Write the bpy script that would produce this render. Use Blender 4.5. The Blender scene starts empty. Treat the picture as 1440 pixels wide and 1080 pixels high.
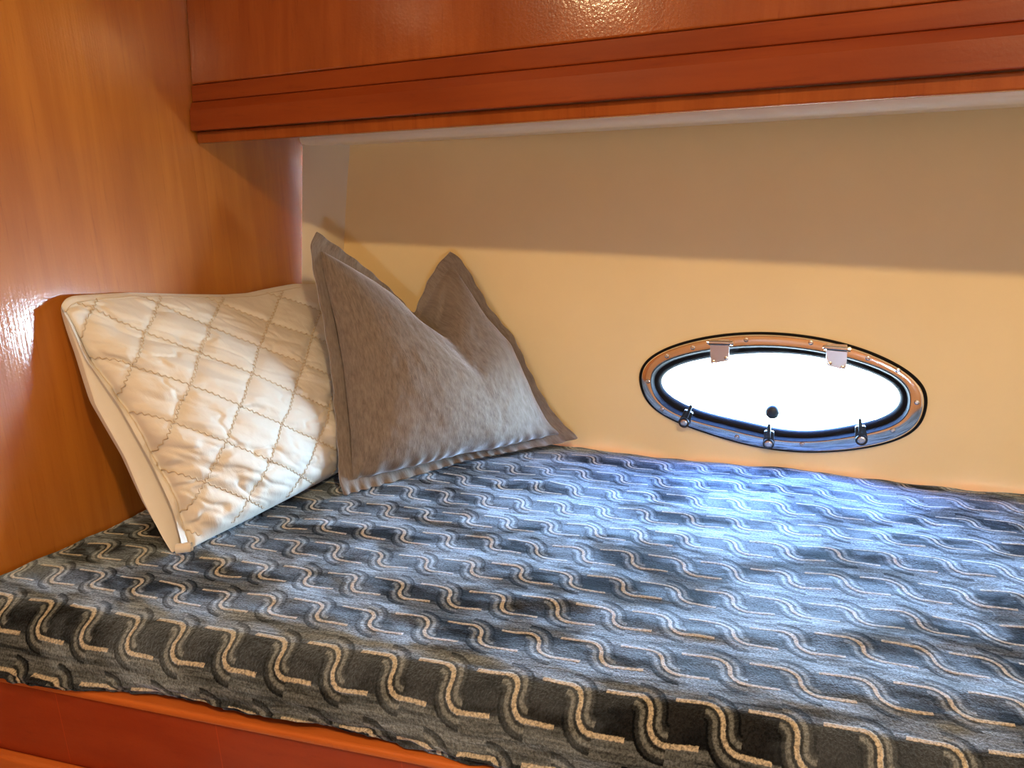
import bpy, bmesh, math, random
import numpy as np
from mathutils import Vector, Matrix, noise as mnoise

S = bpy.context.scene
COL = S.collection
random.seed(7)
rng = np.random.default_rng(5)

# ------------------------------------------------------------------ camera
F = 1090.0
CAM = np.array([0.0, 0.0, 1.2])
def cdir(px, py): return np.array([px - 720.0, -(py - 540.0), -F]) / F
_vx = -cdir(-1530, 320); _vx /= np.linalg.norm(_vx)
_vy = cdir(1278, 235); _vy -= _vx * (_vx @ _vy); _vy /= np.linalg.norm(_vy)
_vz = np.cross(_vx, _vy)
R = np.array([_vx, _vy, _vz])
cam = bpy.data.cameras.new('camera'); cam.sensor_width = 36; cam.lens = 36 * F / 1440; cam.clip_start = .02
camo = bpy.data.objects.new('camera', cam); COL.objects.link(camo); S.camera = camo
M4 = Matrix([list(R[i]) + [CAM[i]] for i in range(3)] + [[0, 0, 0, 1]])
camo.matrix_world = M4

# measuring helpers: a sight line from the camera meets a real surface
def ray(px, py):
    r = R @ cdir(px, py); return r / np.linalg.norm(r)
def onz(p, z):
    r = ray(*p); return CAM + r * (z - CAM[2]) / r[2]
def onx(p, x):
    r = ray(*p); return CAM + r * (x - CAM[0]) / r[0]
def ony(p, y):
    r = ray(*p); return CAM + r * (y - CAM[1]) / r[1]

# ------------------------------------------------------------------ node DSL
class NT:
    def __init__(s, name):
        s.m = bpy.data.materials.new(name); s.m.use_nodes = True
        s.t = s.m.node_tree; s.t.nodes.clear()
        s.out = s.t.nodes.new('ShaderNodeOutputMaterial')
    def n(s, typ, **kw):
        nd = s.t.nodes.new(typ)
        for k, v in kw.items(): setattr(nd, k, v)
        return nd
    def link(s, a, b): s.t.links.new(a.s if isinstance(a, X) else a, b)
    def setin(s, sock, v):
        if isinstance(v, X): s.t.links.new(v.s, sock)
        elif isinstance(v, (tuple, list)):
            sock.default_value = tuple(v) if len(v) == len(sock.default_value) else tuple(v) + (1,)
        else: sock.default_value = v
    def math(s, op, *a):
        nd = s.n('ShaderNodeMath', operation=op)
        for i, v in enumerate(a): s.setin(nd.inputs[i], v)
        return X(s, nd.outputs[0])
    def coord(s, which='Object'):
        return X(s, s.n('ShaderNodeTexCoord').outputs[which])
    def uv(s, name='UVMap'):
        return X(s, s.n('ShaderNodeUVMap', uv_map=name).outputs[0])
    def sep(s, v):
        nd = s.n('ShaderNodeSeparateXYZ'); s.setin(nd.inputs[0], v)
        return [X(s, o) for o in nd.outputs]
    def comb(s, x, y, z=0.0):
        nd = s.n('ShaderNodeCombineXYZ')
        for i, v in enumerate((x, y, z)): s.setin(nd.inputs[i], v)
        return X(s, nd.outputs[0])
    def noise(s, vec, scale=5, detail=3, rough=.5, dist=0.0):
        nd = s.n('ShaderNodeTexNoise'); s.setin(nd.inputs['Vector'], vec)
        nd.inputs['Scale'].default_value = scale; nd.inputs['Detail'].default_value = detail
        nd.inputs['Roughness'].default_value = rough; nd.inputs['Distortion'].default_value = dist
        return X(s, nd.outputs[0])
    def mix(s, f, a, b):
        nd = s.n('ShaderNodeMix', data_type='RGBA')
        s.setin(nd.inputs[0], f); s.setin(nd.inputs[6], a); s.setin(nd.inputs[7], b)
        return X(s, nd.outputs[2])
    def ramp(s, v, stops):
        nd = s.n('ShaderNodeValToRGB'); e = nd.color_ramp.elements
        while len(e) < len(stops): e.new(.5)
        for i, (p, c) in enumerate(stops):
            e[i].position = p; e[i].color = tuple(c) + (1,) if len(c) == 3 else c
        s.setin(nd.inputs[0], v); return X(s, nd.outputs[0])
    def sm(s, v, a, b):      # smoothstep a->b
        nd = s.n('ShaderNodeMapRange', interpolation_type='SMOOTHSTEP')
        s.setin(nd.inputs[0], v); s.setin(nd.inputs[1], a); s.setin(nd.inputs[2], b)
        nd.inputs[3].default_value = 0; nd.inputs[4].default_value = 1
        return X(s, nd.outputs[0])
    def bump(s, h, strength=.3, dist=.002, normal=None):
        nd = s.n('ShaderNodeBump'); nd.inputs['Strength'].default_value = strength
        nd.inputs['Distance'].default_value = dist; s.setin(nd.inputs['Height'], h)
        if normal is not None: s.setin(nd.inputs['Normal'], normal)
        return X(s, nd.outputs[0])
    def bsdf(s, **kw):
        nd = s.n('ShaderNodeBsdfPrincipled')
        for k, v in kw.items(): s.setin(nd.inputs[k.replace('_', ' ')], v)
        s.t.links.new(nd.outputs[0], s.out.inputs[0]); return nd
class X:
    def __init__(s, nt, sock): s.nt = nt; s.s = sock
    def __add__(s, o): return s.nt.math('ADD', s, o)
    __radd__ = __add__
    def __sub__(s, o): return s.nt.math('SUBTRACT', s, o)
    def __rsub__(s, o): return s.nt.math('SUBTRACT', o, s)
    def __mul__(s, o): return s.nt.math('MULTIPLY', s, o)
    __rmul__ = __mul__
    def __truediv__(s, o): return s.nt.math('DIVIDE', s, o)
    def __gt__(s, o): return s.nt.math('GREATER_THAN', s, o)
    def __lt__(s, o): return s.nt.math('LESS_THAN', s, o)
    def abs(s): return s.nt.math('ABSOLUTE', s)
    def fract(s): return s.nt.math('FRACT', s)
    def floor(s): return s.nt.math('FLOOR', s)
    def sqrt(s): return s.nt.math('SQRT', s)

# ------------------------------------------------------------------ materials
def wood(name, axis, base=(.36, .108, .0115), dark=(.195, .046, .0052), light=(.44, .146, .016), rough=.3, coat=.35, bump=.06, joints=False, grain=0):
    t = NT(name); x, y, z = t.sep(t.coord())
    k = {'x': (.9, 14, 14), 'z': (14, 14, .9)}[axis]
    v = t.comb(x * k[0], y * k[1], z * k[2])
    g1 = t.noise(v, 2.2, 6, .62, .5)
    v2 = t.comb(x * k[0] * 5, y * k[1] * 5, z * k[2] * 3)
    g2 = t.noise(v2, 3.0, 4, .7)
    blot = t.noise(t.comb(x * (1 + k[0] * .05), y * 1.6, z * (1 + k[2] * .05)), 3.0, 3, .5)
    c = t.mix(t.sm(g1, .30, .72), base, light)
    c = t.mix(t.sm(blot, .40, .75) * .45, c, dark)
    c = t.mix(t.sm(g2, .56, .72) * .35, c, dark)
    if joints: c = t.mix((1.0 - t.sm(((x + .87 + z * .02) / .228 + .5).fract().__sub__(.5).abs(), .0016, .0040)) * .35, c, tuple(min(1, k * 1.9) for k in light))
    peel = t.noise(t.coord(), 260, 2, .5)
    nrm = t.bump(peel, bump, .002)
    if grain: nrm = t.bump(t.noise(t.comb(x * 330.0, y * 330.0, z * 7.0), 1.0, 2, .5), grain, .0011, nrm)
    t.bsdf(Base_Color=c, Roughness=rough, Coat_Weight=coat, Coat_Roughness=.10, Normal=nrm, Coat_Normal=nrm, Specular_IOR_Level=.25)
    return t.m
def plain(name, col, rough=.5, metal=0, bumpscale=0, bumpstr=.1, bumpdist=.001, spec=.5, var=.06):
    t = NT(name)
    v = t.noise(t.coord(), 7, 4, .6)
    c = t.mix(v, tuple(k * (1 - var) for k in col), tuple(min(1, k * (1 + var)) for k in col))
    kw = dict(Base_Color=c, Roughness=rough, Metallic=float(metal), Specular_IOR_Level=spec)
    if bumpscale: kw['Normal'] = t.bump(t.noise(t.coord(), bumpscale, 3, .6), bumpstr, bumpdist)
    t.bsdf(**kw); return t.m

W_BULK = wood('cherry_bulkhead', 'z', rough=.42, coat=1.0, grain=.13)
W_DOOR = wood('cherry_door', 'z', base=(.24, .053, .009), dark=(.135, .025, .005), light=(.29, .074, .014), rough=.26, coat=.5, bump=.10)
W_RAIL = wood('cherry_rail', 'x', base=(.185, .030, .0055), dark=(.11, .015, .003), light=(.23, .044, .008), rough=.32, coat=.3)
W_BERTH = wood('cherry_berth', 'x', base=(.22, .024, .006), dark=(.16, .015, .004), light=(.26, .034, .008), rough=.34, coat=.25, joints=True)
W_EDGE = wood('cherry_edge', 'x', base=(.38, .085, .014), dark=(.28, .05, .01), light=(.44, .11, .02), rough=.3)
W_PALE = wood('pale_cherry', 'z', base=(.55, .27, .10), dark=(.42, .18, .06), light=(.62, .33, .14))
VINYL = plain('beige_vinyl', (.84, .655, .345), .62, bumpscale=420, bumpstr=.25, bumpdist=.0006, spec=.3, var=.05)
VINYL_P = plain('pale_vinyl', (.70, .60, .44), .6, bumpscale=420, bumpstr=.2, bumpdist=.0006, spec=.3, var=.04)
RAILW = plain('white_rail', (.88, .84, .72), .35)
HEAD = plain('headliner', (.78, .74, .66), .8)
FLOORM = plain('cream_carpet', (.62, .57, .49), .9, bumpscale=300, bumpstr=.4)
STEEL = plain('polished_steel', (.80, .77, .74), .08, 1, var=.02)
RUBBER = plain('black_rubber', (.005, .0042, .0045), .6, var=.2, spec=.10)
PLASTIC = plain('black_plastic', (.012, .014, .014), .35, var=.2, spec=.35)
BRUSHED = plain('brushed_steel', (.62, .61, .61), .30, 1, var=.04)
SCREWM = plain('screw_steel', (.62, .58, .54), .25, 1, var=.1)

def glass_mat():
    t = NT('window_glass')
    tr = t.n('ShaderNodeBsdfTransparent'); tr.inputs[0].default_value = (.93, .97, .97, 1)
    gl = t.n('ShaderNodeBsdfGlossy'); gl.inputs['Roughness'].default_value = .03
    fc = X(t, t.n('ShaderNodeLayerWeight').outputs['Facing'])
    fr = t.math('POWER', fc, 5.0) * .9 + .04
    mx = t.n('ShaderNodeMixShader')
    t.link(fr, mx.inputs[0]); t.link(tr.outputs[0], mx.inputs[1]); t.link(gl.outputs[0], mx.inputs[2])
    t.link(mx.outputs[0], t.out.inputs[0]); return t.m
GLASS = glass_mat()

PER, ROW, AMP = .0685, .0732, .0188
U0, V0 = .443, .519
def blanket_mat():
    t = NT('chain_pattern_plush')
    uvx, uvy, _ = t.sep(t.uv())
    w1 = t.noise(t.comb(uvx, uvy), 9, 2, .5); w2 = t.noise(t.comb(uvx + 7.0, uvy + 3.0), 9, 2, .5)
    fz = t.noise(t.comb(uvx, uvy), 420, 2, .6)
    u = (uvx - .07) * ((uvy - .66) * .10 + 1.0) + .07 + (w1 - .5) * .012 + (fz - .5) * .0022
    v = uvy + (w2 - .5) * .010 + (fz - .5) * .0022
    x = ((u / PER + U0).fract() - .5) * PER
    y = ((v / ROW + V0).fract() - .5) * ROW
    up = y > 0.0
    sg = up * 2.0 - 1.0                       # +1 above, -1 below
    xs = x * sg; ys = y * sg                  # point symmetric: only the upper half is left
    dx = xs + AMP
    sd = (dx * dx + ys * ys).sqrt() - AMP     # arc about (-a, 0)
    inarc = xs > (-AMP)
    ad = sd.abs()
    bar = (ys - AMP).abs()
    barok = t.math('MAXIMUM', xs < (-AMP), xs > (AMP * 1.02))
    wln = .0019
    m_arc = (1.0 - t.sm(ad, wln * .8, wln * 1.5)) * inarc
    m_bar = (1.0 - t.sm(bar, wln * .75, wln * 1.35)) * barok
    cream = t.math('MAXIMUM', m_arc, m_bar)
    RW = .0160
    ring = inarc * (1.0 - t.sm(ad, RW - .0006, RW + .0006))
    streak = t.noise(t.comb(u * 14.0, v * 260.0), 1.0, 4, .6)
    streak2 = t.noise(t.comb(u * 7.0 + 9.0, v * 95.0), 1.0, 3, .6)
    # ground between the rows: streaky greys
    ground = t.mix(t.sm(streak * .55 + streak2 * .45, .36, .64), (.018, .019, .018), (.165, .168, .152))
    box = 1.0 - t.sm(y.abs(), AMP - .0012, AMP + .0004)
    patch = t.noise(t.comb(u, v), 14, 1, .4)
    boxc = t.mix(t.sm(patch, .35, .65), (.006, .0055, .005), (.022, .020, .018))
    c = t.mix(box, ground, boxc)
    ringc = t.ramp(ad / RW, [(0, (.022, .022, .02)), (.28, (.022, .022, .02)), (.38, (.20, .20, .175)), (.55, (.18, .18, .158)),
                             (.66, (.034, .034, .031)), (.82, (.026, .026, .024)), (.88, (.003, .003, .003)), (1, (.003, .003, .003))])
    c = t.mix(ring, c, ringc)
    c = t.mix(cream, c, (.62, .51, .35))
    fib = t.noise(t.comb(uvx, uvy), 360, 3, .75, .4)
    nap = t.noise(t.comb(uvx * 4.5, uvy * 9.0), 1.0, 4, .65, .6)
    nap2 = t.noise(t.comb(uvx * 20.0, uvy * 60.0), 1.0, 3, .6)
    napm = t.sm(nap * .78 + nap2 * .22, .41, .58)
    fibm = t.sm(fib, .36, .66)
    c = t.mix(fibm * .65, c, (.0, .0, .0))
    c = t.mix((1.0 - napm) * .22, c, (.0, .0, .0))
    c = t.mix(napm * .14, c, (.15, .16, .16))
    rr = ad / RW
    dyed = t.ramp(rr, [(0, (.35,) * 3), (.30, (.30,) * 3), (.40, (1.25,) * 3), (.56, (1.15,) * 3), (.66, (.40,) * 3), (.82, (.30,) * 3), (.88, (.04,) * 3), (1, (.04,) * 3)])
    st_ = t.sm(streak * .55 + streak2 * .45, .36, .64) * .85 + .45
    dye = t.mix(ring, t.mix(box, st_, patch * .4 + .18), dyed)
    dye = t.mix(cream, dye, (1.0, 1.0, 1.0))
    dye = t.mix(.38, dye, (.85, .85, .85))
    sheenw = (napm * .82 + .14) * dye * (1.35 - fibm * .80)
    h = fib * .6 + cream * .5 + nap2 * .6
    nrm = t.bump(h, 1.0, .0030)
    b = t.bsdf(Base_Color=c, Roughness=.85, Specular_IOR_Level=.03, Diffuse_Roughness=1.0, Normal=nrm)
    t.setin(b.inputs['Sheen Weight'], sheenw)
    b.inputs['Sheen Roughness'].default_value = .55
    b.inputs['Sheen Tint'].default_value = (.62, .80, 1, 1)
    return t.m
def cotton_mat():
    t = NT('cream_cotton'); u, v, _ = t.sep(t.uv())
    n = t.noise(t.comb(u, v), 14, 4, .6)
    c = t.mix(n, (.58, .51, .42), (.67, .61, .51))
    wv = t.noise(t.comb(u, v), 700, 2, .5)
    wr = t.noise(t.comb(u * 1.6 + v * .6, v * .8 - u * .3), 26, 5, .62, 1.2)
    nrm = t.bump(wr, .22, .005, t.bump(wv, .15, .0006))
    t.bsdf(Base_Color=c, Roughness=.75, Sheen_Weight=.2, Specular_IOR_Level=.25, Normal=nrm); return t.m
def chenille_mat():
    t = NT('taupe_chenille'); u, v, _ = t.sep(t.uv())
    st = t.noise(t.comb(u * 760.0, v * 90.0), 1.0, 3, .65)
    st2 = t.noise(t.comb(u * 200.0, v * 40.0), 1.0, 3, .6)
    big = t.noise(t.comb(u * 9.0, v * 5.0), 1.0, 3, .6, .5)
    c = t.mix(t.sm(st * .5 + st2 * .5, .32, .68), (.12, .090, .068), (.22, .172, .135))
    c = t.mix(t.sm(big, .45, .7) * .35, c, (.26, .21, .17))
    nrm = t.bump(st, .35, .0015)
    b = t.bsdf(Base_Color=c, Roughness=.8, Specular_IOR_Level=.2, Normal=nrm)
    b.inputs['Sheen Weight'].default_value = .8; b.inputs['Sheen Roughness'].default_value = .4
    b.inputs['Sheen Tint'].default_value = (.95, .93, 1, 1)
    return t.m
BLANKET = blanket_mat(); COTTON = cotton_mat(); CHEN = chenille_mat()
THREAD = plain('tan_thread', (.52, .41, .28), .7)

# ------------------------------------------------------------------ mesh helpers
def link(name, me, mat=None, parent=None, smooth=False):
    o = bpy.data.objects.new(name, me); COL.objects.link(o)
    if mat: me.materials.append(mat)
    if parent: o.parent = parent
    if smooth:
        me.polygons.foreach_set('use_smooth', [True] * len(me.polygons))
    return o
def mesh(name, verts, faces, mat=None, parent=None, smooth=False, uvs=None, fix=True):
    me = bpy.data.meshes.new(name)
    me.from_pydata([tuple(map(float, v)) for v in verts], [], [tuple(f) for f in faces])
    if uvs is not None:
        lay = me.uv_layers.new(name='UVMap')
        idx = np.empty(len(me.loops), dtype=np.int32); me.loops.foreach_get('vertex_index', idx)
        lay.data.foreach_set('uv', np.asarray(uvs, dtype=np.float32)[idx].ravel())
    if fix:
        bm = bmesh.new(); bm.from_mesh(me); bmesh.ops.recalc_face_normals(bm, faces=bm.faces); bm.to_mesh(me); bm.free()
    me.update()
    return link(name, me, mat, parent, smooth)
def bevel(o, w=.002, seg=2, ang=35):
    m = o.modifiers.new('bevel', 'BEVEL'); m.width = w; m.segments = seg; m.limit_method = 'ANGLE'; m.angle_limit = math.radians(ang)
    return o
def box(name, a, b, mat, parent=None, bev=0):
    (x0, y0, z0), (x1, y1, z1) = a, b
    v = [(x0, y0, z0), (x1, y0, z0), (x1, y1, z0), (x0, y1, z0), (x0, y0, z1), (x1, y0, z1), (x1, y1, z1), (x0, y1, z1)]
    f = [(0, 3, 2, 1), (4, 5, 6, 7), (0, 1, 5, 4), (1, 2, 6, 5), (2, 3, 7, 6), (3, 0, 4, 7)]
    o = mesh(name, v, f, mat, parent)
    if bev: bevel(o, bev)
    return o
def extrude_x(name, prof, x0, x1, mat, parent=None, bev=0, shear=None):
    """closed (y,z) profile swept along x; shear(x) moves it in y"""
    n = len(prof); sh = shear or (lambda x: 0)
    v = [(x0, y + sh(x0), z) for y, z in prof] + [(x1, y + sh(x1), z) for y, z in prof]
    f = [tuple(range(n))[::-1], tuple(range(n, 2 * n))] + [(i, (i + 1) % n, n + (i + 1) % n, n + i) for i in range(n)]
    o = mesh(name, v, f, mat, parent)
    if bev: bevel(o, bev, 3)
    return o
def loops_mesh(name, loops, mat, parent=None, closed=True, cap0=False, cap1=False, smooth=True):
    n = len(loops[0]); v = [p for L in loops for p in L]; f = []
    for k in range(len(loops) - 1):
        for i in range(n if closed else n - 1):
            j = (i + 1) % n
            f.append((k * n + i, k * n + j, (k + 1) * n + j, (k + 1) * n + i))
    if cap0: f.append(tuple(range(n)))
    if cap1: f.append(tuple(range((len(loops) - 1) * n, len(loops) * n)))
    return mesh(name, v, f, mat, parent, smooth)
def empty(name, loc):
    o = bpy.data.objects.new(name, None); COL.objects.link(o); o.location = tuple(map(float, loc)); return o
def adopt(o, root):
    """parent o (built in world coordinates) keeping it where it is"""
    o.parent = root; o.matrix_parent_inverse = Matrix.Translation(-Vector(root.location)); return o
def tag(o, label, cat, group=None):
    o['label'] = label; o['category'] = cat
    if group: o['group'] = group
def struct(o, label=None):
    o['kind'] = 'structure'
    if label: o['label'] = label
    return o

# ------------------------------------------------------------------ room shell
BX = -1.085                                   # face of the wooden bulkhead
def hull_y(x, z): return 1.375 + .07 * x + .055 * (z - .7) - .05 * max(0.0, (x - .1)) ** 2
CEIL = 1.88
WT = .026                                     # the bulkhead stands 1.5 degrees off square to the hull
def bulk_x(y): return BX + WT * (1.02 - y)
_wl = [(bulk_x(y) - d, y, z) for z in (0, CEIL) for y, d in ((-1.0, .03), (-1.0, 0), (1.60, 0), (1.60, .03))]
struct(mesh('wall_left', _wl, [(3, 2, 1, 0), (4, 5, 6, 7), (0, 1, 5, 4), (1, 2, 6, 5), (2, 3, 7, 6), (3, 0, 4, 7)], W_BULK), 'glossy cherry wood bulkhead with vertical grain at the head of the berth')
struct(box('floor', (BX - .03 - .01, -1.0, -.03), (1.15, 1.60, 0), FLOORM))
struct(box('ceiling', (BX - .03, -1.0, CEIL), (1.15, 1.60, CEIL + .03), HEAD))
struct(box('wall_right', (1.12, -1.0, 0), (1.15, 1.60, CEIL), VINYL_P))
# the opposite side of the cabin, unseen, with an opening added for fill daylight
OX0, OX1, OZ0, OZ1 = .50, .65, .885, .965
def wall_with_opening():
    xs_, zs_ = (BX + .04, OX0, OX1, 1.12), (0, OZ0, OZ1, CEIL); V, Fc = [], []
    for y in (-1.015, -1.0):
        V += [(x, y, z) for z in zs_ for x in xs_]
    for b in (0, 16):
        for r in range(3):
            for c in range(3):
                if (r, c) != (1, 1): Fc.append((b + r * 4 + c, b + r * 4 + c + 1, b + r * 4 + c + 5, b + r * 4 + c + 4))
    ring_ = [5, 6, 10, 9]; out_ = [0, 1, 2, 3, 7, 11, 15, 14, 13, 12, 8, 4]
    for L_ in (ring_, out_):
        Fc += [(L_[i], L_[(i + 1) % len(L_)], L_[(i + 1) % len(L_)] + 16, L_[i] + 16) for i in range(len(L_))]
    return mesh('wall_front', V, Fc, W_PALE)
struct(wall_with_opening())

# ---- porthole outline, measured from the photograph and smoothed
def cpt(p): return (880 + p[0] / 3.2, 440 + p[1] / 3.2)
OUT = [(72,310),(80,250),(120,200),(200,155),(300,125),(400,103),(540,92),(700,92),(850,110),(1000,145),(1130,190),(1240,245),(1310,305),(1345,370),(1347,430),(1320,490),(1260,545),(1150,590),(1000,612),(880,622),(740,620),(600,600),(440,560),(300,515),(180,460),(110,400),(80,350)]
INN = [(120,320),(130,265),(170,220),(260,185),(400,158),(540,143),(720,147),(870,165),(1010,200),(1140,240),(1220,285),(1265,330),(1283,385),(1270,440),(1220,490),(1120,530),(980,555),(820,572),(680,565),(520,530),(350,490),(220,440),(150,385),(128,350)]
GLS = [(150,325),(165,280),(210,245),(290,220),(400,200),(560,185),(720,185),(880,205),(1020,240),(1140,285),(1210,325),(1240,370),(1240,410),(1210,445),(1130,485),(1000,515),(850,535),(700,530),(560,500),(400,465),(270,420),(190,375),(160,345)]
def on_hull(p, off=0.0):
    y = 1.36
    for _ in range(12):
        q = ony(p, y); y = hull_y(q[0], q[2]) + off
    return ony(p, y)
WC = on_hull((1103, 552)); NW = 192
TH = np.linspace(0, 2 * np.pi, NW, endpoint=False)
def outline(pts, order=7):
    q = np.array([on_hull(cpt(p)) for p in pts]); X_ = (q[:, 0] - WC[0]) / .234; Z_ = (q[:, 2] - WC[2]) / .092
    th = np.unwrap(np.arctan2(Z_, X_)); rho = np.hypot(X_, Z_)
    A = np.column_stack([np.ones_like(th)] + [fn(k * th) for k in range(1, order + 1) for fn in (np.cos, np.sin)])
    reg = np.diag([0] + [.02 * k * k for k in range(1, order + 1) for _ in (0, 1)])
    c = np.linalg.solve(A.T @ A + reg * .2, A.T @ rho)
    B = np.column_stack([np.ones_like(TH)] + [fn(k * TH) for k in range(1, order + 1) for fn in (np.cos, np.sin)])
    r = B @ c
    return np.column_stack([WC[0] + .234 * r * np.cos(TH), WC[2] + .092 * r * np.sin(TH)])
o_out, o_inn, o_gls = outline(OUT), outline(INN), outline(GLS)
def scl(a, k): c = np.array([WC[0], WC[2]]); return c + (a - c) * k
o_gls = scl(o_gls, .978)
def lift(loop, off): return [(x, hull_y(x, z) + off, z) for x, z in loop]
def lerp(a, b, t): return a * (1 - t) + b * t
def scl(a, k): c = np.array([WC[0], WC[2]]); return c + (a - c) * k

# ---- hull liner with the porthole opening
HX0, HX1, HZ0, HZ1 = BX, 1.12, .30, CEIL
def rect_pt(th):
    c, s = math.cos(th) * .234, math.sin(th) * .092
    t = 1e9
    for d, lo, hi, o in ((c, HX0, HX1, WC[0]), (s, HZ0, HZ1, WC[2])):
        if d > 1e-9: t = min(t, (hi - o) / d)
        if d < -1e-9: t = min(t, (lo - o) / d)
    return (WC[0] + t * c, WC[2] + t * s)
rect = np.array([rect_pt(t) for t in TH])
for cx_, cz_ in ((HX0, HZ0), (HX1, HZ0), (HX0, HZ1), (HX1, HZ1)):
    k = np.argmin(np.hypot(rect[:, 0] - cx_, rect[:, 1] - cz_)); rect[k] = (cx_, cz_)
hole = lerp(o_out, o_inn, .35)
LL = [lift(hole, .012), lift(hole, 0)] + [lift(lerp(hole, rect, t ** 1.7), 0) for t in np.linspace(0, 1, 22)[1:]]
hull = struct(loops_mesh('wall_back', LL, VINYL, smooth=True), 'beige vinyl hull liner with the oval portlight')
# ---- pale corner post between bulkhead and hull
def post():
    zs = np.linspace(.45, 1.30, 26); rows = []
    for z in zs:
        ya = 1.268 - .155 * (1.28 - z) if z > .98 else 1.2215 - .06 * (.98 - z)
        a = np.array([BX - .0045, ya]); xb = -1.020 - .035 * max(0, min(1, (1.28 - z) / .25)) ** .8
        b = np.array([xb, hull_y(xb, z) + .004])
        row = []
        for s in np.linspace(0, 1, 9):
            p = lerp(a, b, s); bul = .010 * 4 * s * (1 - s)
            d = np.array([b[1] - a[1], -(b[0] - a[0])]); d /= np.linalg.norm(d)
            row.append((p[0] + d[0] * bul, p[1] + d[1] * bul, z))
        rows.append(row)
    return loops_mesh('trim_1', rows, VINYL_P, closed=False)
struct(post(), 'pale vinyl corner strip between the wooden bulkhead and the hull')

# ---- white rail under the locker
prof = [(1.262 + .016 - .016 * math.cos(a), 1.290 - .0135 * math.sin(a)) for a in np.linspace(0, math.pi * .55, 9)] + [(1.345, 1.2765), (1.345, 1.305), (1.262, 1.305)]
rail = struct(extrude_x('trim_2', prof, BX - .0055, 1.11, RAILW), 'white rounded rail under the overhead locker')

# ------------------------------------------------------------------ overhead locker
cab = empty('overhead_cabinet', (-.0, 1.0, 1.274))
tag(cab, 'long glossy cherry wood overhead locker running along the hull above the berth', 'cabinet')
def cab_part(name, prof, mat, bev):
    return adopt(extrude_x(name, prof, BX + .0025, 1.115, mat, None, bev), cab)
cab_part('body', [(1.020, 1.2945), (1.33, 1.305), (1.33, CEIL - .002), (1.045, CEIL - .002)], W_RAIL, 0)
LEAN = .084
cab_part('door', [(.9985, 1.367), (1.0215, 1.367), (1.0215 + LEAN * .49, 1.858), (.9985 + LEAN * .49, 1.858)], W_DOOR, .003)
cab_part('upper_rail', [(.9955, 1.3395), (1.021, 1.3395), (1.0225, 1.3662), (.9965, 1.3662)], W_RAIL, .0025)
cab_part('lower_rail', [(.984, 1.293), (1.021, 1.293), (1.021, 1.339), (.9925, 1.339), (.9865, 1.3255)], W_RAIL, .0025)
cab_part('bottom_strip', [(.996, 1.2735), (1.012, 1.2735), (1.012, 1.2925), (.996, 1.2925)], W_DOOR, .0025)

# ------------------------------------------------------------------ berth base
TAN = .172
def crest(x): return .489 + TAN * (x - BX)
ang = math.atan(TAN); e1 = np.array([math.cos(ang), math.sin(ang)]); e2 = np.array([-math.sin(ang), math.cos(ang)])
BZ = .620
base = empty('berth_base', (0, crest(0), 0))
tag(base, 'red cherry wood berth base under the blue blanket', 'berth base')
def berth_part(name, prof, mat, bev=0):       # profile: y offset from the crest line, z
    return adopt(extrude_x(name, prof, BX + .0165, 1.115, mat, None, bev, shear=lambda x: crest(x)), base)
berth_part('front_board', [(-.042, .12), (-.020, .12), (-.020, .608), (-.042, .608)], W_BERTH, .001)
berth_part('top_edge', [(-.0455, .6085), (.060, .6085), (.060, BZ - .001), (-.0455, BZ - .001)], W_EDGE, .004)
berth_part('lower_moulding', [(-.060, .42), (-.0425, .42), (-.0425, .507), (-.056, .505)], W_EDGE, .004)
berth_part('toe_board', [(.0, .001), (.02, .001), (.02, .119), (.0, .119)], W_BERTH, .001)
bv = [(BX + .016, crest(BX) + .0605, BZ - .018), (1.115, crest(1.115) + .0605, BZ - .018), (1.115, hull_y(1.115, .59) - .01, BZ - .018), (BX + .002, 1.15, BZ - .018)]
bv += [(x, y, BZ - .0015) for x, y, z in bv]
adopt(mesh('bed_board', bv, [(3, 2, 1, 0), (4, 5, 6, 7), (0, 1, 5, 4), (1, 2, 6, 5), (2, 3, 7, 6), (3, 0, 4, 7)], W_BERTH), base)

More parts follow.
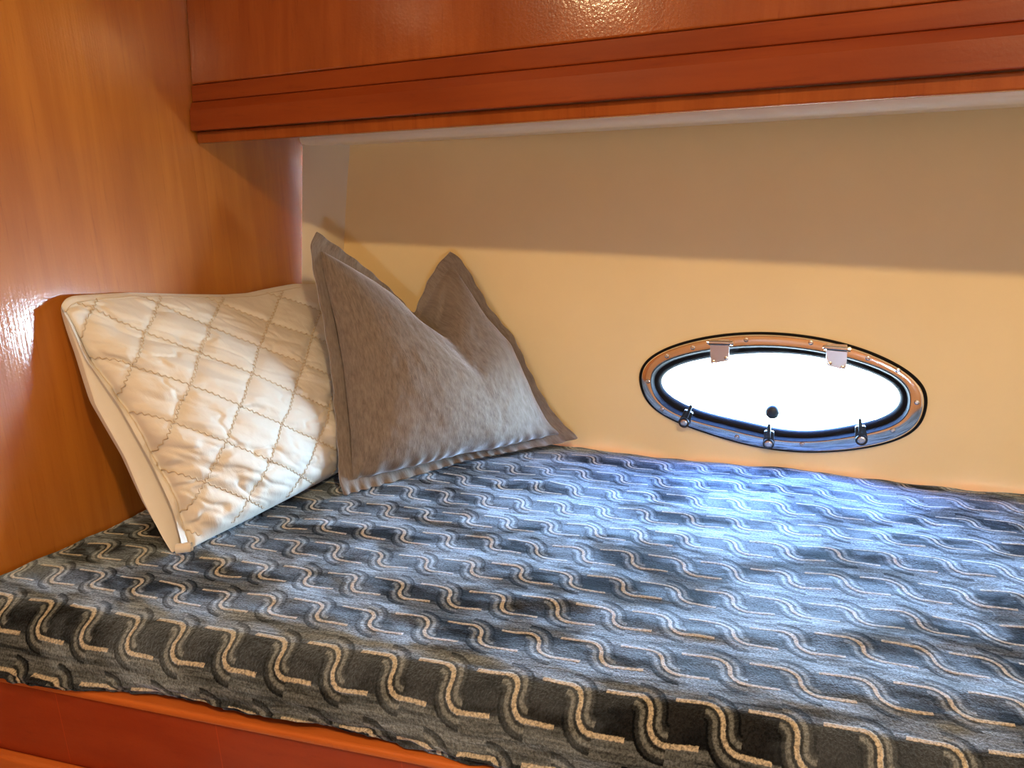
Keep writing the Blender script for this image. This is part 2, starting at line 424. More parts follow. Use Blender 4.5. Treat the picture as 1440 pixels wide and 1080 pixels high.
# ------------------------------------------------------------------ blanket over the mattress
BT = .700
def fbm(x, y, s, o=3, seed=0.0):
    return mnoise.fractal(Vector((x * s + seed, y * s - seed, seed * .37)), 1.0, 2.0, o)
def build_blanket():
    xs = np.concatenate([np.linspace(BX + .003, -.2, 250), np.linspace(-.2, 1.10, 170)[1:]])
    NTp, NF = 230, 46
    V = []; UV = []
    for x in xs:
        yc = crest(x)
        yb = hull_y(x, .7) - .009 if x > -1.03 else 1.20 + (x + 1.085) * 1.4
        yb = min(yb, hull_y(x, .7) - .009)
        yb += .0025 * math.sin(x * 31) + .002 * math.sin(x * 73 + 1)
        vcrest = x * e2[0] + yc * e2[1]
        for j in range(NTp):                    # back -> crest
            t = j / (NTp - 1)
            s = 1 - (1 - t) ** 1.0
            y = yb + (yc + .016 - yb) * s
            z = BT + .0035 * fbm(x, y, 5, 3, 2.1) + .0022 * fbm(x * .6, y * 1.6, 17, 3, 9.3)
            # soft ridges of cloth
            for (rx, ry, dx_, dy_, w, h) in RIDGES:
                a = (x - rx) * dx_ + (y - ry) * dy_; b = -(x - rx) * dy_ + (y - ry) * dx_
                z += .6 * h * math.exp(-(b / (w * 1.25)) ** 2 - (a / (w * 5)) ** 2)
            db = y - yb
            d_back = yb - y
            z -= .012 * math.exp(-(d_back / .012)) - 0
            dl = x - BX
            z -= .010 * math.exp(-(dl / .012))
            cl = yc + .06 - y
            if cl > 0: z -= .003 * (cl / .044) ** 2
            V.append((x, y, z)); UV.append((x * e1[0] + y * e1[1], x * e2[0] + y * e2[1]))
        zc = V[-1][2]; y0 = yc + .016
        # rolled front: quarter ellipse, soft belly, then in under the hem onto the board
        ry_, rz_ = .054, .056
        hem = .004 * math.sin(x * 9 + 1.0) + .003 * math.sin(x * 23) + .006 * fbm(x, 0, 6, 2, 4.4)
        hl = 1.0 / (1 + math.exp((x + .80) * 22))          # the hem hangs a little further out at the left
        arc = 0.0; py, pz = y0, zc
        for j in range(1, NF + 1):
            t = j / NF
            if t < .62:
                a = t / .62 * math.pi / 2
                y = y0 - ry_ * math.sin(a) ** 1.0; z = zc - rz_ * (1 - math.cos(a))
                y += .0035 * fbm(x, t, 14, 3, 7.7) * t
            else:
                q = (t - .62) / .38
                y = y0 - ry_ + .008 * q * q
                zb = BZ + .0005
                z = (zc - rz_) + (zb - (zc - rz_)) * q
                y += (hem * .9 - .020 * hl) * q + .0035 * fbm(x, .62, 14, 3, 7.7) * .62 * (1 - q) + .007 * fbm(x * 1.2, q * .12, 26, 3, 7.7) * q
                y -= .005 * math.exp(-((q - .55 - .1 * math.sin(x * 14)) / .12) ** 2) * (.6 + .4 * math.sin(x * 19))
            arc += math.hypot(y - py, z - pz); py, pz = y, z
            V.append((x, y, z)); UV.append((x * e1[0] + y0 * e1[1], x * e2[0] + y0 * e2[1] - arc * .80))
        # return lip under the hem, resting on the board
        for q in (.006, .02):
            V.append((x, py + q, BZ + .0006)); UV.append((x * e1[0], x * e2[0] + y0 * e2[1] - arc - q))
    n = NTp + NF + 2
    Fc = []
    for i in range(len(xs) - 1):
        for j in range(n - 1):
            Fc.append((i * n + j, i * n + j + 1, (i + 1) * n + j + 1, (i + 1) * n + j))
    V = [(x + (WT * (1.02 - y) + .001) * max(0.0, 1 - (x - BX) / .30), y, z) for x, y, z in V]
    o = mesh('blanket', V, Fc, BLANKET, None, True, UV, fix=False)
    return o
RIDGES = [(-.36, .77, .93, .36, .012, .008), (.02, 1.05, .98, .2, .012, .006), (.09, 1.19, .99, -.1, .010, .007),
          (-.56, .93, .95, .3, .012, .005), (-.45, .63, .97, .2, .012, .004), (-.15, .78, .97, .25, .010, .006), (.05, .86, .95, .3, .014, .007),
          (-.50, 1.12, .6, .8, .010, .005), (.12, .78, .98, .2, .012, .006)]
blanket = build_blanket()
tag(blanket, 'blue-grey plush blanket with cream interlocking chain pattern spread over the berth', 'blanket')

# ------------------------------------------------------------------ cloth patches (pillows)
def poly_fn(px, d0, d1):
    """image polyline -> 3-D curve whose distance runs from d0 to d1"""
    px = np.array(px, float); L = np.concatenate([[0], np.cumsum(np.hypot(*np.diff(px, axis=0).T))]); L /= L[-1]
    def f(t):
        x, y = np.interp(t, L, px[:, 0]), np.interp(t, L, px[:, 1])
        return CAM + ray(x, y) * (d0 + (d1 - d0) * t)
    return f
def smooth_fn(f, n=60, it=3):
    ts = np.linspace(0, 1, n); P = np.array([f(t) for t in ts])
    for _ in range(it): P[1:-1] = .25 * P[:-2] + .5 * P[1:-1] + .25 * P[2:]
    return lambda t: np.array([np.interp(t, ts, P[:, k]) for k in range(3)])
def line_fn(a, b): return lambda t: np.array(a) * (1 - t) + np.array(b) * t
def coons(bot, top, left, right, nu, nv):
    us = np.linspace(0, 1, nu); vs = np.linspace(0, 1, nv)
    B = np.array([bot(u) for u in us]); T = np.array([top(u) for u in us])
    L = np.array([left(v) for v in vs]); Rr = np.array([right(v) for v in vs])
    G = np.zeros((nu, nv, 3))
    for j, v in enumerate(vs):
        for i, u in enumerate(us):
            G[i, j] = ((1 - v) * B[i] + v * T[i] + (1 - u) * L[j] + u * Rr[j]
                       - ((1 - u) * (1 - v) * B[0] + u * (1 - v) * B[-1] + (1 - u) * v * T[0] + u * v * T[-1]))
    return G, us, vs
def gridmesh(name, G, mat, parent, uvs, flip=False):
    nu, nv, _ = G.shape
    f = [(i * nv + j, (i + 1) * nv + j, (i + 1) * nv + j + 1, i * nv + j + 1) for i in range(nu - 1) for j in range(nv - 1)]
    if flip: f = [q[::-1] for q in f]
    return adopt(mesh(name, G.reshape(-1, 3), f, mat, None, True, uvs.reshape(-1, 2), fix=False), parent)
def dist_to(P): return float(np.linalg.norm(np.array(P) - CAM))
def normals(G):
    du = np.gradient(G, axis=0); dv = np.gradient(G, axis=1); n = np.cross(du, dv)
    return n / (np.linalg.norm(n, axis=2, keepdims=True) + 1e-12)
def tube_along(paths, r, sides=5):
    V, Fc = [], []
    for P in paths:
        P = np.array(P); n = len(P)
        if n < 2: continue
        T = np.gradient(P, axis=0); T /= np.linalg.norm(T, axis=1, keepdims=True) + 1e-12
        ref = np.array([.31, .2, .93]); A = np.cross(T, ref); A /= np.linalg.norm(A, axis=1, keepdims=True) + 1e-12; Bn = np.cross(T, A)
        b0 = len(V)
        for k in range(n):
            for s in range(sides):
                a = 2 * math.pi * s / sides
                V.append(P[k] + r * (A[k] * math.cos(a) + Bn[k] * math.sin(a)))
        for k in range(n - 1):
            for s in range(sides):
                s2 = (s + 1) % sides
                Fc.append((b0 + k * sides + s, b0 + k * sides + s2, b0 + (k + 1) * sides + s2, b0 + (k + 1) * sides + s))
        Fc.append(tuple(b0 + s for s in range(sides))[::-1]); Fc.append(tuple(b0 + (n - 1) * sides + s for s in range(sides)))
    return V, Fc
def sample(G, a, b):
    nu, nv, _ = G.shape; x = min(max(a, 0), 1) * (nu - 1); y = min(max(b, 0), 1) * (nv - 1)
    i, j = min(int(x), nu - 2), min(int(y), nv - 2); fx, fy = x - i, y - j
    return ((1 - fx) * (1 - fy) * G[i, j] + fx * (1 - fy) * G[i + 1, j] + (1 - fx) * fy * G[i, j + 1] + fx * fy * G[i + 1, j + 1])

# ---------------- quilted pillow against the bulkhead
def build_quilted():
    BL = onz((258, 777), .703); TL = onx((88, 428), -1.045); TR = onx((452, 399), -1.050); BR = np.array([-.868, 1.165, .703])
    dTL, dBL, dTR = dist_to(TL), dist_to(BL), dist_to(TR)
    left_px = [(258, 777), (250, 742), (241, 712), (213, 652), (169, 573), (120, 504), (99, 456), (90, 440)]
    top_px = [(90, 440), (86, 430), (91, 421), (101, 416), (140, 413), (176, 411), (245, 413), (310, 414), (347, 412), (380, 405), (412, 399), (452, 399)]
    left = smooth_fn(poly_fn(left_px, dBL, dTL), 80, 2)
    top = smooth_fn(poly_fn(top_px, dTL, dTR), 120, 2)
    bot = line_fn(BL, BR); right = line_fn(BR, TR)
    nu, nv = 230, 170
    G, us, vs = coons(bot, top, left, right, nu, nv)
    W_, H_ = .54, .38
    root = empty('pillow', ((BL + BR) / 2 * [1, 1, 0] + [0, 0, .7005]))
    tag(root, 'cream quilted pillow with tan chain stitched diamonds leaning on the wooden bulkhead', 'pillow')
    U, Vv = np.meshgrid(us, vs, indexing='ij')
    n = np.array([.93, -.30, .20]); n /= np.linalg.norm(n)
    Uq = np.clip((U - .034) / .966, 0, 1)
    prof = np.clip(16 * Uq * (1 - Uq) * Vv * (1 - Vv), 0, 1) ** .55
    low = 1 + .45 * (.5 - Vv)
    D = .098 * prof * low
    # quilting: diamonds puffed between the seams
    s = U * W_; h = Vv * H_; du_, dh_ = .062, .0455
    fa = (h - .038 + s * dh_ / du_) / (2 * dh_); fb = (h - .038 - s * dh_ / du_) / (2 * dh_)
    da = np.abs(fa - np.round(fa)) * 2 * dh_ * .8; db = np.abs(fb - np.round(fb)) * 2 * dh_ * .8
    q = np.minimum(da, db)
    edge = np.clip(np.minimum.reduce([s / .02, (W_ - s) / .03, h / .03, (H_ - h) / .02]), 0, 1)
    D += edge * .0055 * (1 - np.exp(-(q / .009) ** 1.4))
    # gathered wrinkles
    wr = np.zeros_like(D)
    for i in range(nu):
        for j in range(nv):
            uu, vv = s[i, j], h[i, j]
            a = fbm((uu - vv * .45) * .55, (vv + uu * .45) * 1.9, 13, 3, 3.3)
            b = fbm(uu * 1.2, vv * 1.2, 34, 3, 8.1)
            wr[i, j] = .0095 * a * (1.2 - .9 * us[i]) + .0013 * b - .009 * (1.25 - us[i]) * max(0.0, .16 - abs(fbm((uu - vv * .5) * .6 + 3, (vv + uu * .5) * 1.8, 16, 2, 6.6))) / .16 * .45
    D += edge * wr
    # stitched band along the left edge
    D -= .003 * np.exp(-((s - .016) / .004) ** 2)
    Fr = G + D[..., None] * n
    Fr[..., 2] = np.maximum(Fr[..., 2], .7032); Fr[..., 0] = np.maximum(Fr[..., 0], BX + .005 + WT * (1.02 - Fr[..., 1]))
    uv = np.stack([s, h], -1)
    gridmesh('front_cover', Fr, COTTON, root, uv)
    # back cover, a little wider than the front at the left so its edge shows
    bl_px = [(242, 778), (229, 757), (203, 707), (176, 643), (134, 569), (113, 502), (95, 456), (89, 440)]
    BLb = onz((242, 778), .7025)
    leftb = smooth_fn(poly_fn(bl_px, dist_to(BLb) + .004, dTL + .012), 80, 2)
    Gb, us2, vs2 = coons(line_fn(BLb, BR), top, leftb, right, 90, 70)
    U2, V2 = np.meshgrid(us2, vs2, indexing='ij')
    Db = .060 * np.clip(16 * U2 * (1 - U2) * V2 * (1 - V2), 0, 1) ** .5
    Bk = Gb - Db[..., None] * np.array([.97, 0, .2])
    Bk[..., 0] = np.maximum(Bk[..., 0], BX + .004 + WT * (1.02 - Bk[..., 1])); Bk[..., 2] = np.maximum(Bk[..., 2], .7022)
    gridmesh('back_cover', Bk, COTTON, root, np.stack([U2 * W_, V2 * H_], -1), True)
    # side hem joining the two covers at the left
    vv = np.linspace(0, 1, 120); rows = []; HQ = np.linspace(0, 1, 15)
    for k, q_ in enumerate(HQ):
        L_ = []
        for v in vv:
            a, b = sample(Fr, 0, v), sample(Bk, 0, v); p = lerp(a, b, q_)
            p = p + np.array([-.02, .034, .0]) * (q_ / .14 if q_ < .14 else ((1 - q_) / .86) ** 1.6) * (1 - .8 * v)
            p[0] = max(p[0], bulk_x(p[1]) + .0045); L_.append(p)
        rows.append(L_)
    adopt(mesh('hem', [p for L_ in rows for p in L_], [(k * 120 + i, k * 120 + i + 1, (k + 1) * 120 + i + 1, (k + 1) * 120 + i) for k in range(14) for i in range(119)],
               COTTON, None, True, [(q_ * .02, v * H_) for q_ in HQ for v in vv], fix=False), root)
    # rolled lower corner
    c0 = BLb + np.array([.014, .006, .008]); ax = np.array([.80, .5, .05]); ax /= np.linalg.norm(ax); sp = []
    a1 = np.cross(ax, [0, 0, 1.]); a1 /= np.linalg.norm(a1); a2 = np.cross(ax, a1)
    rows = []
    for t in np.linspace(0, 4.2 * math.pi, 60):
        r = .0025 + .00075 * t / math.pi * 1.7
        rows.append([c0 + a1 * r * math.cos(t) + a2 * r * math.sin(t) + ax * L_ for L_ in (-.007, -.005, .0, .008, .014)])
    V = [p for r in rows for p in r]
    V = [np.array([p[0], p[1], max(p[2], .7025)]) for p in V]
    adopt(mesh('rolled_corner', V, [(k * 5 + i, k * 5 + i + 1, (k + 1) * 5 + i + 1, (k + 1) * 5 + i) for k in range(59) for i in range(4)], COTTON, None, True,
               [(i * .02, k * .002) for k in range(60) for i in range(5)], fix=False), root)
    # stitching
    N = normals(Fr); N *= np.sign((N @ n).mean())
    paths = []
    def chain(fun, s0, s1):
        pts = []; step = .0011; k = 0; x = s0
        while x < s1:
            hh = fun(x)
            ok = .012 < hh < H_ - .010
            if ok:
                ph = k * step / .0095 * 2 * math.pi * 1.24
                off = .0019 * math.sin(ph)
                dxs, dhs = 1.0, (fun(x + .001) - hh) / .001; L_ = math.hypot(dxs, dhs)
                sx, hx = x - dhs / L_ * off, hh + dxs / L_ * off
                p = sample(Fr, sx / W_, hx / H_); nn = sample(N, sx / W_, hx / H_)
                pts.append(p + nn * (.0012 + .0008 * math.cos(ph)))
            elif pts: paths.append(pts); pts = []
            x += step; k += 1
        if pts: paths.append(pts)
    sl = dh_ / du_
    for m in range(-2, 14):
        h0 = .038 + m * 2 * dh_
        chain(lambda x, h0=h0: h0 - sl * x, .018, W_ - .02)
    for m in range(-8, 5):
        h0 = .038 + m * 2 * dh_
        chain(lambda x, h0=h0: h0 + sl * x, .018, W_ - .02)
    V, Fc = tube_along(paths, .00085)
    adopt(mesh('stitching', V, Fc, THREAD, None, True), root)['label'] = 'tan chain stitching in diamonds'
    # edge seam thread
    pts = [sample(Fr, .026, v) + .0004 * n for v in np.linspace(.02, .98, 200)]
    pts2 = [sample(Fr, u, .972) + .0006 * n for u in np.linspace(.02, .9, 200)]
    V, Fc = tube_along([pts, pts2], .0008); adopt(mesh('edge_seam', V, Fc, THREAD, None, True), root)
    return root
build_quilted()

# ---------------- taupe cushion with flange and chopped top
def build_cushion():
    BL = onz((484, 697), .7035); BR = onz((813, 616), .722)
    TL = onx((445, 326), -.925); TR = ony((633, 354), 1.285)
    dBL, dBR, dTL, dTR = map(dist_to, (BL, BR, TL, TR))
    left = smooth_fn(poly_fn([(484, 697), (478, 681), (474, 611), (466, 518), (454.5, 448), (441, 382), (436, 345), (445, 326)], dBL, dTL), 80, 1)
    bot = smooth_fn(poly_fn([(484, 697), (528, 685), (594.5, 666), (653, 648), (731, 633), (789, 623), (813, 616)], dBL, dBR), 80, 2)
    right = smooth_fn(poly_fn([(813, 616), (783, 588), (762, 557), (742, 518), (723, 475), (688, 434), (672, 405), (649, 366), (633, 354)], dBR, dTR), 80, 2)
    top = smooth_fn(poly_fn([(445, 326), (480, 351), (517, 379), (552, 410), (582, 442), (594, 414), (604, 391), (620, 367), (633, 354)], dTL, dTR), 100, 3)
    nu = nv = 170
    G, us, vs = coons(bot, top, left, right, nu, nv)
    root = empty('cushion', ((BL + BR) / 2 * [1, 1, 0] + [0, 0, .7005]))
    tag(root, 'taupe chenille throw cushion with chopped top, leaning in the hull corner', 'cushion')
    U, Vv = np.meshgrid(us, vs, indexing='ij'); SZ = .47
    n = np.array([.85, -.46, .22]); n /= np.linalg.norm(n)
    fl = .052
    u_, v_ = np.clip((U - fl) / (1 - 2 * fl), 0, 1), np.clip((Vv - fl) / (1 - 2 * fl), 0, 1)
    prof = np.clip(16 * u_ * (1 - u_) * v_ * (1 - v_), 0, 1) ** .46
    D = .108 * prof * (1 + .30 * (.5 - Vv))
    chop = np.exp(-((U - .585) / .085) ** 2) * np.clip((Vv - .79) / .21, 0, 1) ** .8
    D -= .095 * chop * np.clip(prof * 1.6, 0, 1)
    inside = prof > 0
    wr = np.zeros_like(D)
    for i in range(nu):
        for j in range(nv):
            a, b = us[i] * SZ, vs[j] * SZ
            wr[i, j] = .0028 * fbm(a, b, 9, 3, 5.5) + .0010 * fbm(a * 1.4, b, 40, 2, 1.5)
    # gathers running in from the bottom seam and the corners
    gat = .0035 * np.sin(U * 95 + 2 * np.sin(U * 17)) * np.exp(-((Vv - fl) / .05) ** 2)
    D += np.where(inside, wr + gat * (v_ > 0), 0)
    # a fold from the dip towards the right
    bx_, by_ = U - .64, Vv - .80
    D += -.013 * np.exp(-((by_ - .35 * bx_ - .04) / .028) ** 2 - ((bx_ - .10) / .11) ** 2)
    Fr = G + D[..., None] * n; Fr[..., 2] = np.maximum(Fr[..., 2], .7055)
    uv = np.stack([U * SZ, Vv * SZ], -1)
    i0 = int(round(fl * (nu - 1)))
    gridmesh('front_cover', Fr[i0:nu - i0, i0:nv - i0], CHEN, root, uv[i0:nu - i0, i0:nv - i0])
    Db = .045 * prof * (1 - .6 * np.exp(-((U - .2) / .3) ** 2) * .5)
    Bk = G - Db[..., None] * n - .0012 * n; Bk[..., 2] = np.maximum(Bk[..., 2], .7055)
    hy = 1.375 + .07 * Bk[..., 0] + .055 * (Bk[..., 2] - .7) - .004
    Bk[..., 1] = np.minimum(Bk[..., 1], hy)
    gridmesh('back_cover', Bk[i0:nu - i0, i0:nv - i0], CHEN, root, uv[i0:nu - i0, i0:nv - i0], True)
    # flange: a flat ruffled double border, 4 strips as one ring with thickness
    ruf = .0035 * np.sin(U * 120 + 3 * np.sin(U * 11)) * (1 - np.clip(Vv / fl, 0, 1)) + .0022 * np.sin(U * 60) * np.clip((Vv - 1 + fl) / fl, 0, 1) \
        + .002 * np.sin(Vv * 50) * (1 - np.clip(U / fl, 0, 1)) + .002 * np.sin(Vv * 60) * np.clip((U - 1 + fl) / fl, 0, 1)
    base_ = Fr * 0 + G + ruf[..., None] * n
    V, Fc, UVs = [], [], []
    idx = {}
    def vid(i, j, side):
        k = (i, j, side)
        if k not in idx:
            p = base_[i, j] + n * (.0022 if side == 0 else -.0022)
            p = np.array([p[0], p[1], max(p[2], .7050)])
            idx[k] = len(V); V.append(p); UVs.append(uv[i, j])
        return idx[k]
    lo, hi = i0 + 1, nu - i0 - 2
    for i in range(nu - 1):
        for j in range(nv - 1):
            if not (lo <= i < hi and lo <= j < hi):
                a = [(i, j), (i + 1, j), (i + 1, j + 1), (i, j + 1)]
                Fc.append([vid(*p, 0) for p in a]); Fc.append([vid(*p, 1) for p in a][::-1])
    ring_ = [(i, 0) for i in range(nu)] + [(nu - 1, j) for j in range(1, nv)] + [(i, nv - 1) for i in range(nu - 2, -1, -1)] + [(0, j) for j in range(nv - 2, 0, -1)]
    for k in range(len(ring_)):
        a, b = ring_[k], ring_[(k + 1) % len(ring_)]
        Fc.append([vid(*a, 0), vid(*a, 1), vid(*b, 1), vid(*b, 0)])
    adopt(mesh('flange', V, Fc, CHEN, None, True, UVs, fix=False), root)
    return root
build_cushion()

# ------------------------------------------------------------------ porthole
win = empty('window_1', (WC[0], hull_y(WC[0], WC[2]), WC[2]))
struct(win, 'oval portlight with polished steel frame set in the beige hull')
def wp(name, loops, mat, parent=None, **kw):
    return adopt(loops_mesh(name, loops, mat, None, **kw), win) if parent is None else adopt2(loops_mesh(name, loops, mat, None, **kw), parent)
def adopt2(o, part):
    o.parent = part; return o
I = o_inn; O = o_out
wp('outer_gasket', [lift(scl(O, 1.016), .001), lift(scl(O, 1.014), -.0035), lift(scl(O, 1.004), -.006), lift(lerp(O, I, .12), -.006), lift(lerp(O, I, .12), .001)], RUBBER)
frame = wp('frame', [lift(lerp(O, I, .30), .004), lift(lerp(O, I, .08), -.004), lift(lerp(O, I, .10), -.0072), lift(lerp(O, I, .17), -.0092), lift(lerp(O, I, .28), -.0098), lift(lerp(O, I, .90), -.0098),
                     lift(lerp(O, I, .98), -.0096), lift(I, -.0088), lift(scl(I, 1.0), -.001), lift(scl(I, 1.02), .010)], STEEL)
frame.data.set_sharp_from_angle(angle=math.radians(24))
G0 = scl(I, .990)
gsk = wp('gasket', [lift(scl(I, 1.01), .009), lift(lerp(O, I, .975), -.0080), lift(lerp(O, I, .975), -.0101), lift(lerp(I, o_gls, .04), -.0105), lift(lerp(I, o_gls, .12), -.0085), lift(lerp(I, o_gls, .3), -.0030), lift(lerp(I, o_gls, .6), -.0022), lift(lerp(I, o_gls, .88), .001), lift(o_gls, .005), lift(scl(o_gls, 1.02), .012)], RUBBER)
gsk.data.set_sharp_from_angle(angle=math.radians(40))
pane = wp('pane', [lift(scl(o_gls, 1.02), .0052), lift(scl(o_gls, 1.02), .0102)], GLASS, cap0=True, cap1=True, smooth=False)
def basis(x, z):
    ex = np.array([1, .07, 0]); ex /= np.linalg.norm(ex); n = np.array([.07, -1, .055]); n /= np.linalg.norm(n)
    ez = np.cross(ex, n) * -1; ez = ez if ez[2] > 0 else -ez
    return ex, ez, n
EX, EZ, EN = basis(0, 0)
def disc_loops(c, r_h, sides=20):
    """stack of circles (radius, height along the hull normal) about c"""
    return [[c + EN * h + EX * r * math.cos(a) + EZ * r * math.sin(a) for a in np.linspace(0, 2 * math.pi, sides, endpoint=False)] for r, h in r_h]
def prism(name, pts, h0, h1, mat, bev=.0006):
    n = len(pts); V = [p + EN * h0 for p in pts] + [p + EN * h1 for p in pts]
    f = [tuple(range(n))[::-1], tuple(range(n, 2 * n))] + [(i, (i + 1) % n, n + (i + 1) % n, n + i) for i in range(n)]
    o = mesh(name, V, f, mat); bevel(o, bev, 2); return o
def screw(c, r, parent, phillips=True):
    # pan head with a cross-shaped recess
    V = disc_loops(c, [(r, -.001), (r, .0005), (r * .86, .0013), (r * .55, .0017)], 16)
    verts = [p for L in V for p in L]; fc = []
    for k in range(3):
        for i in range(16):
            j = (i + 1) % 16; fc.append((k * 16 + i, k * 16 + j, (k + 1) * 16 + j, (k + 1) * 16 + i))
    a0 = random.random() * 1.5
    b = len(verts); w, l = r * .15, r * .5
    cr = [(w, l), (-w, l), (-w, w), (-l, w), (-l, -w), (-w, -w), (-w, -l), (w, -l), (w, -w), (l, -w), (l, w), (w, w)]
    for dh in (.0017, .0004):
        for x, y in cr:
            X_, Y_ = x * math.cos(a0) - y * math.sin(a0), x * math.sin(a0) + y * math.cos(a0)
            verts.append(c + EN * dh + EX * X_ + EZ * Y_)
    for i in range(12):
        j = (i + 1) % 12; fc.append((b + i, b + j, b + 12 + j, b + 12 + i))
    fc.append(tuple(range(b + 12, b + 24)))
    # fill between rim and cross: fan by nearest angle
    import bisect
    rim = list(range(48, 64)); crs = list(range(b, b + 12))
    o = mesh('screw', verts, fc, SCREWM)
    bm = bmesh.new(); bm.from_mesh(o.data); bm.verts.ensure_lookup_table()
    es = [e for e in bm.edges if len(e.link_faces) == 1 and all(v.index in set(rim + crs) for v in e.verts)]
    bmesh.ops.triangle_fill(bm, edges=es, use_beauty=True)
    bmesh.ops.recalc_face_normals(bm, faces=bm.faces); bm.to_mesh(o.data); bm.free()
    adopt2(o, parent); return o
for p in [(100,308),(185,194),(301,157),(541,121),(833,134),(1090,204),(1224,258),(1310,403),(1201,529),(793,592),(500,559),(163,434)]:
    screw(on_hull(cpt(p), -.0098), .0042, frame)
# knob on the pane
kc = on_hull((1086.6, 577.8), -.004)
kb = disc_loops(kc, [(.0050, -.018), (.0050, -.004), (.0085, -.003), (.0122, .001), (.0132, .006), (.0120, .011), (.0087, .0145), (.004, .0162), (.0005, .0166)], 28)
adopt2(loops_mesh('knob', kb, PLASTIC, None, cap0=True, cap1=True), pane)['label'] = 'round black knob on the pane'
# hinges
for quad, barrel in (([(998.5, 484), (1025.5, 483), (1025.5, 507), (999.5, 512)], ((994, 481.5), (1031, 482.5))), ([(1161.5, 489), (1192, 491), (1189.5, 521), (1162.5, 514)], ((1157, 488), (1197, 491.5)))):
    pts = [on_hull(p, -.011) for p in quad]
    hg = adopt(prism('hinge', pts, 0, .0022, BRUSHED), win)
    a, b = on_hull(barrel[0], -.013), on_hull(barrel[1], -.013)
    d = (b - a) / np.linalg.norm(b - a); s1 = np.cross(d, EN)
    L = len
    prof_ = [(0.0, .0022), (.001, .0034), (.003, .0036), (.0035, .0046), (.032, .0046)]
    tot = np.linalg.norm(b - a)
    st = [(0, .0020), (.001, .0032), (.0032, .0034), (.0036, .0048), (tot - .0060, .0048), (tot - .0056, .0030), (tot - .0046, .0030), (tot - .0044, .0044), (tot - .001, .0042), (tot, .0025)]
    rows = [[a + d * t + (s1 * math.cos(q) + EN * math.sin(q)) * r for q in np.linspace(0, 2 * math.pi, 18, endpoint=False)] for t, r in st]
    adopt2(loops_mesh('barrel', rows, STEEL, None, cap0=True, cap1=True, smooth=False), hg)
    # leaf fixed to the frame above the barrel
    q0, q1 = pts[0], pts[1]
    upz = EZ * .0075
    adopt2(prism('fixed_leaf', [q0 + EX * .001, q1 - EX * .001, q1 - EX * .001 + upz, q0 + EX * .001 + upz], 0.0002, .0019, STEEL), hg)
    for k, (i, j) in enumerate(((3, 0), (2, 1))):
        c = pts[i] * .84 + pts[j] * .16; c = c + EX * (.0055 if k == 0 else -.0055)
        screw(c + EN * .0022, .0032, hg)
# latches
for c_px, tip in (((962.8, 593), (974.4, 566.6)), ((1081, 622.8), (1082.5, 593)), ((1211.2, 617.2), (1208.7, 585))):
    c = on_hull(c_px, -.0115); t = on_hull(tip, -.0115)
    d = t - c; Ln = np.linalg.norm(d); d /= Ln; s1 = np.cross(d, EN)
    r = .0100
    pts = [c + d * (r * math.sin(a)) + s1 * (r * math.cos(a)) for a in np.linspace(math.pi, 2 * math.pi, 14)]
    pts += [c + d * (Ln * .34) + s1 * .0085, c + d * (Ln * .56) + s1 * .0082, c + d * (Ln * .60) + s1 * .0062, c + d * (Ln * .60) - s1 * .0062, c + d * (Ln * .56) - s1 * .0082, c + d * (Ln * .34) - s1 * .0085]
    lt = adopt(prism('latch', pts, 0, .0065, PLASTIC, .0012), win)
    w = .0032
    wing = [c + d * (.012) - s1 * w, c + d * .012 + s1 * w, c + d * Ln * .97 + s1 * w * .8, c + d * Ln + 0 * s1, c + d * Ln * .97 - s1 * w * .8]
    adopt2(prism('wing', wing, .004, .0165, PLASTIC, .0007), lt)
    adopt2(loops_mesh('boss', disc_loops(c, [(.0095, .004), (.0095, .0085), (.0088, .0095), (.0076, .0095), (.0074, .0078), (.001, .0078)], 24), PLASTIC, None, cap1=True, smooth=False), lt)
    sc_ = screw(c + EN * .0085, .0068, lt); sc_['label'] = 'steel cross-head screw'

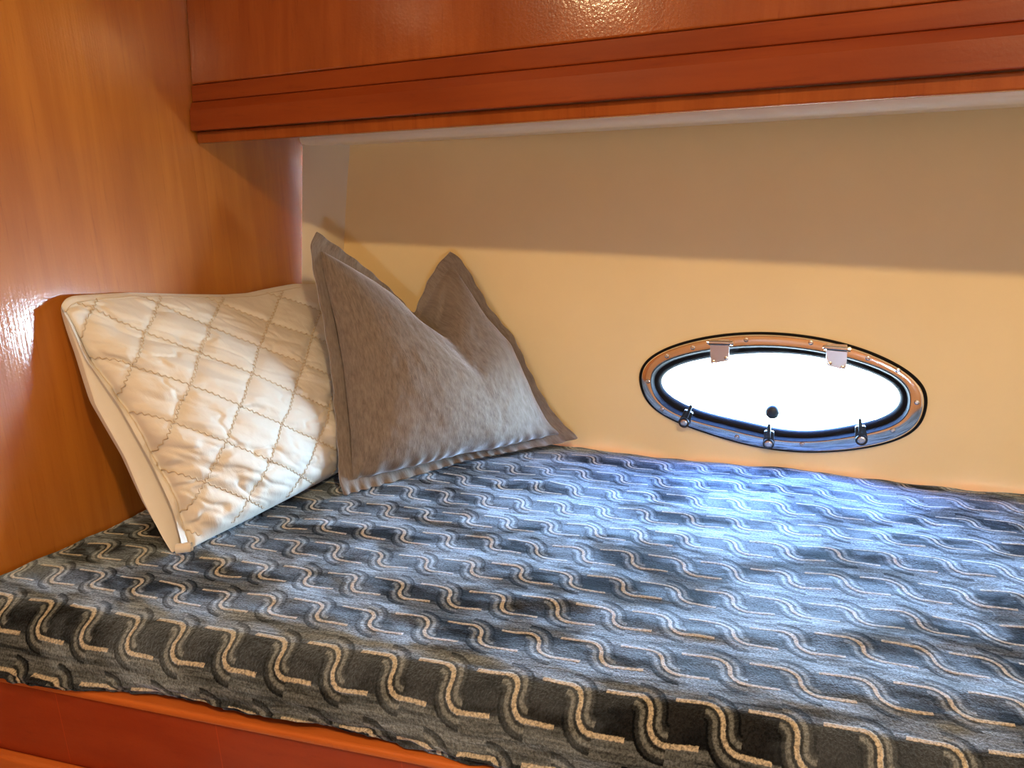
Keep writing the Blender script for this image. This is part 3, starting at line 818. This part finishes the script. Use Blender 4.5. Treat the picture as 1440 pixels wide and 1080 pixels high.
# ------------------------------------------------------------------ light
w = bpy.data.worlds.new('daylight'); S.world = w; w.use_nodes = True
nt = w.node_tree; bg = nt.nodes['Background']
tc = nt.nodes.new('ShaderNodeTexCoord'); sp_ = nt.nodes.new('ShaderNodeSeparateXYZ'); rp = nt.nodes.new('ShaderNodeValToRGB')
mr = nt.nodes.new('ShaderNodeMapRange'); mr.inputs[1].default_value = -1; mr.inputs[2].default_value = 1
nt.links.new(tc.outputs['Generated'], sp_.inputs[0]); nt.links.new(sp_.outputs[2], mr.inputs[0]); nt.links.new(mr.outputs[0], rp.inputs[0])
els = rp.color_ramp.elements                      # water and dock below, pale haze at the horizon, deep blue overhead
SKY = [(0.0, (.30, .36, .42)), (.42, (.42, .52, .62)), (.50, (.47, .71, 1.0)), (.60, (.42, .67, 1.0)), (.78, (.14, .28, .72)), (1.0, (.06, .15, .48))]
while len(els) < len(SKY): els.new(.5)
for e_, (p_, c_) in zip(els, SKY): e_.position = p_; e_.color = c_ + (1,)
nt.links.new(rp.outputs[0], bg.inputs[0]); bg.inputs[1].default_value = 285.0
def area(name, loc, target, size, power, col, portal=False, sy=None, shape='DISK', spread=math.pi):
    L = bpy.data.lights.new(name, 'AREA'); L.shape = shape; L.size = size
    if sy: L.size_y = sy
    L.energy = power; L.color = col; L.spread = spread
    if portal: L.cycles.is_portal = True
    o = bpy.data.objects.new(name, L); COL.objects.link(o); o.location = loc
    o.rotation_euler = (Vector(target) - Vector(loc)).to_track_quat('-Z', 'Y').to_euler()
    return o
area('daylight_portal', tuple(np.array([WC[0], hull_y(WC[0], WC[2]) + .03, WC[2]])), (WC[0] - .07, 0, WC[2]), .60, 1, (1, 1, 1), True, .32, 'RECTANGLE')
area('daylight_portal', ((OX0 + OX1) / 2, -1.03, (OZ0 + OZ1) / 2), ((OX0 + OX1) / 2, 1, (OZ0 + OZ1) / 2), .44, 1, (1, 1, 1), True, .25, 'RECTANGLE')  # samples daylight through the fill opening added in the unseen wall
WARM = (1.0, .72, .38)
area('ceiling_downlight', (-.76, -.03, CEIL - .004), (-.76, -.03, 0), .075, 6.0, WARM)
area('ceiling_downlight', (.35, -.03, CEIL - .004), (.35, -.03, 0), .075, 22.0, WARM)

S.view_settings.view_transform = 'Standard'; S.view_settings.look = 'None'
S.view_settings.exposure = 0.0; S.view_settings.gamma = 1.0; S.view_settings.use_curve_mapping = False
S.cycles.use_denoising = True
S.cycles.max_bounces = 8; S.cycles.diffuse_bounces = 4; S.cycles.glossy_bounces = 4; S.cycles.transparent_max_bounces = 8
S.cycles.sample_clamp_indirect = 6.0
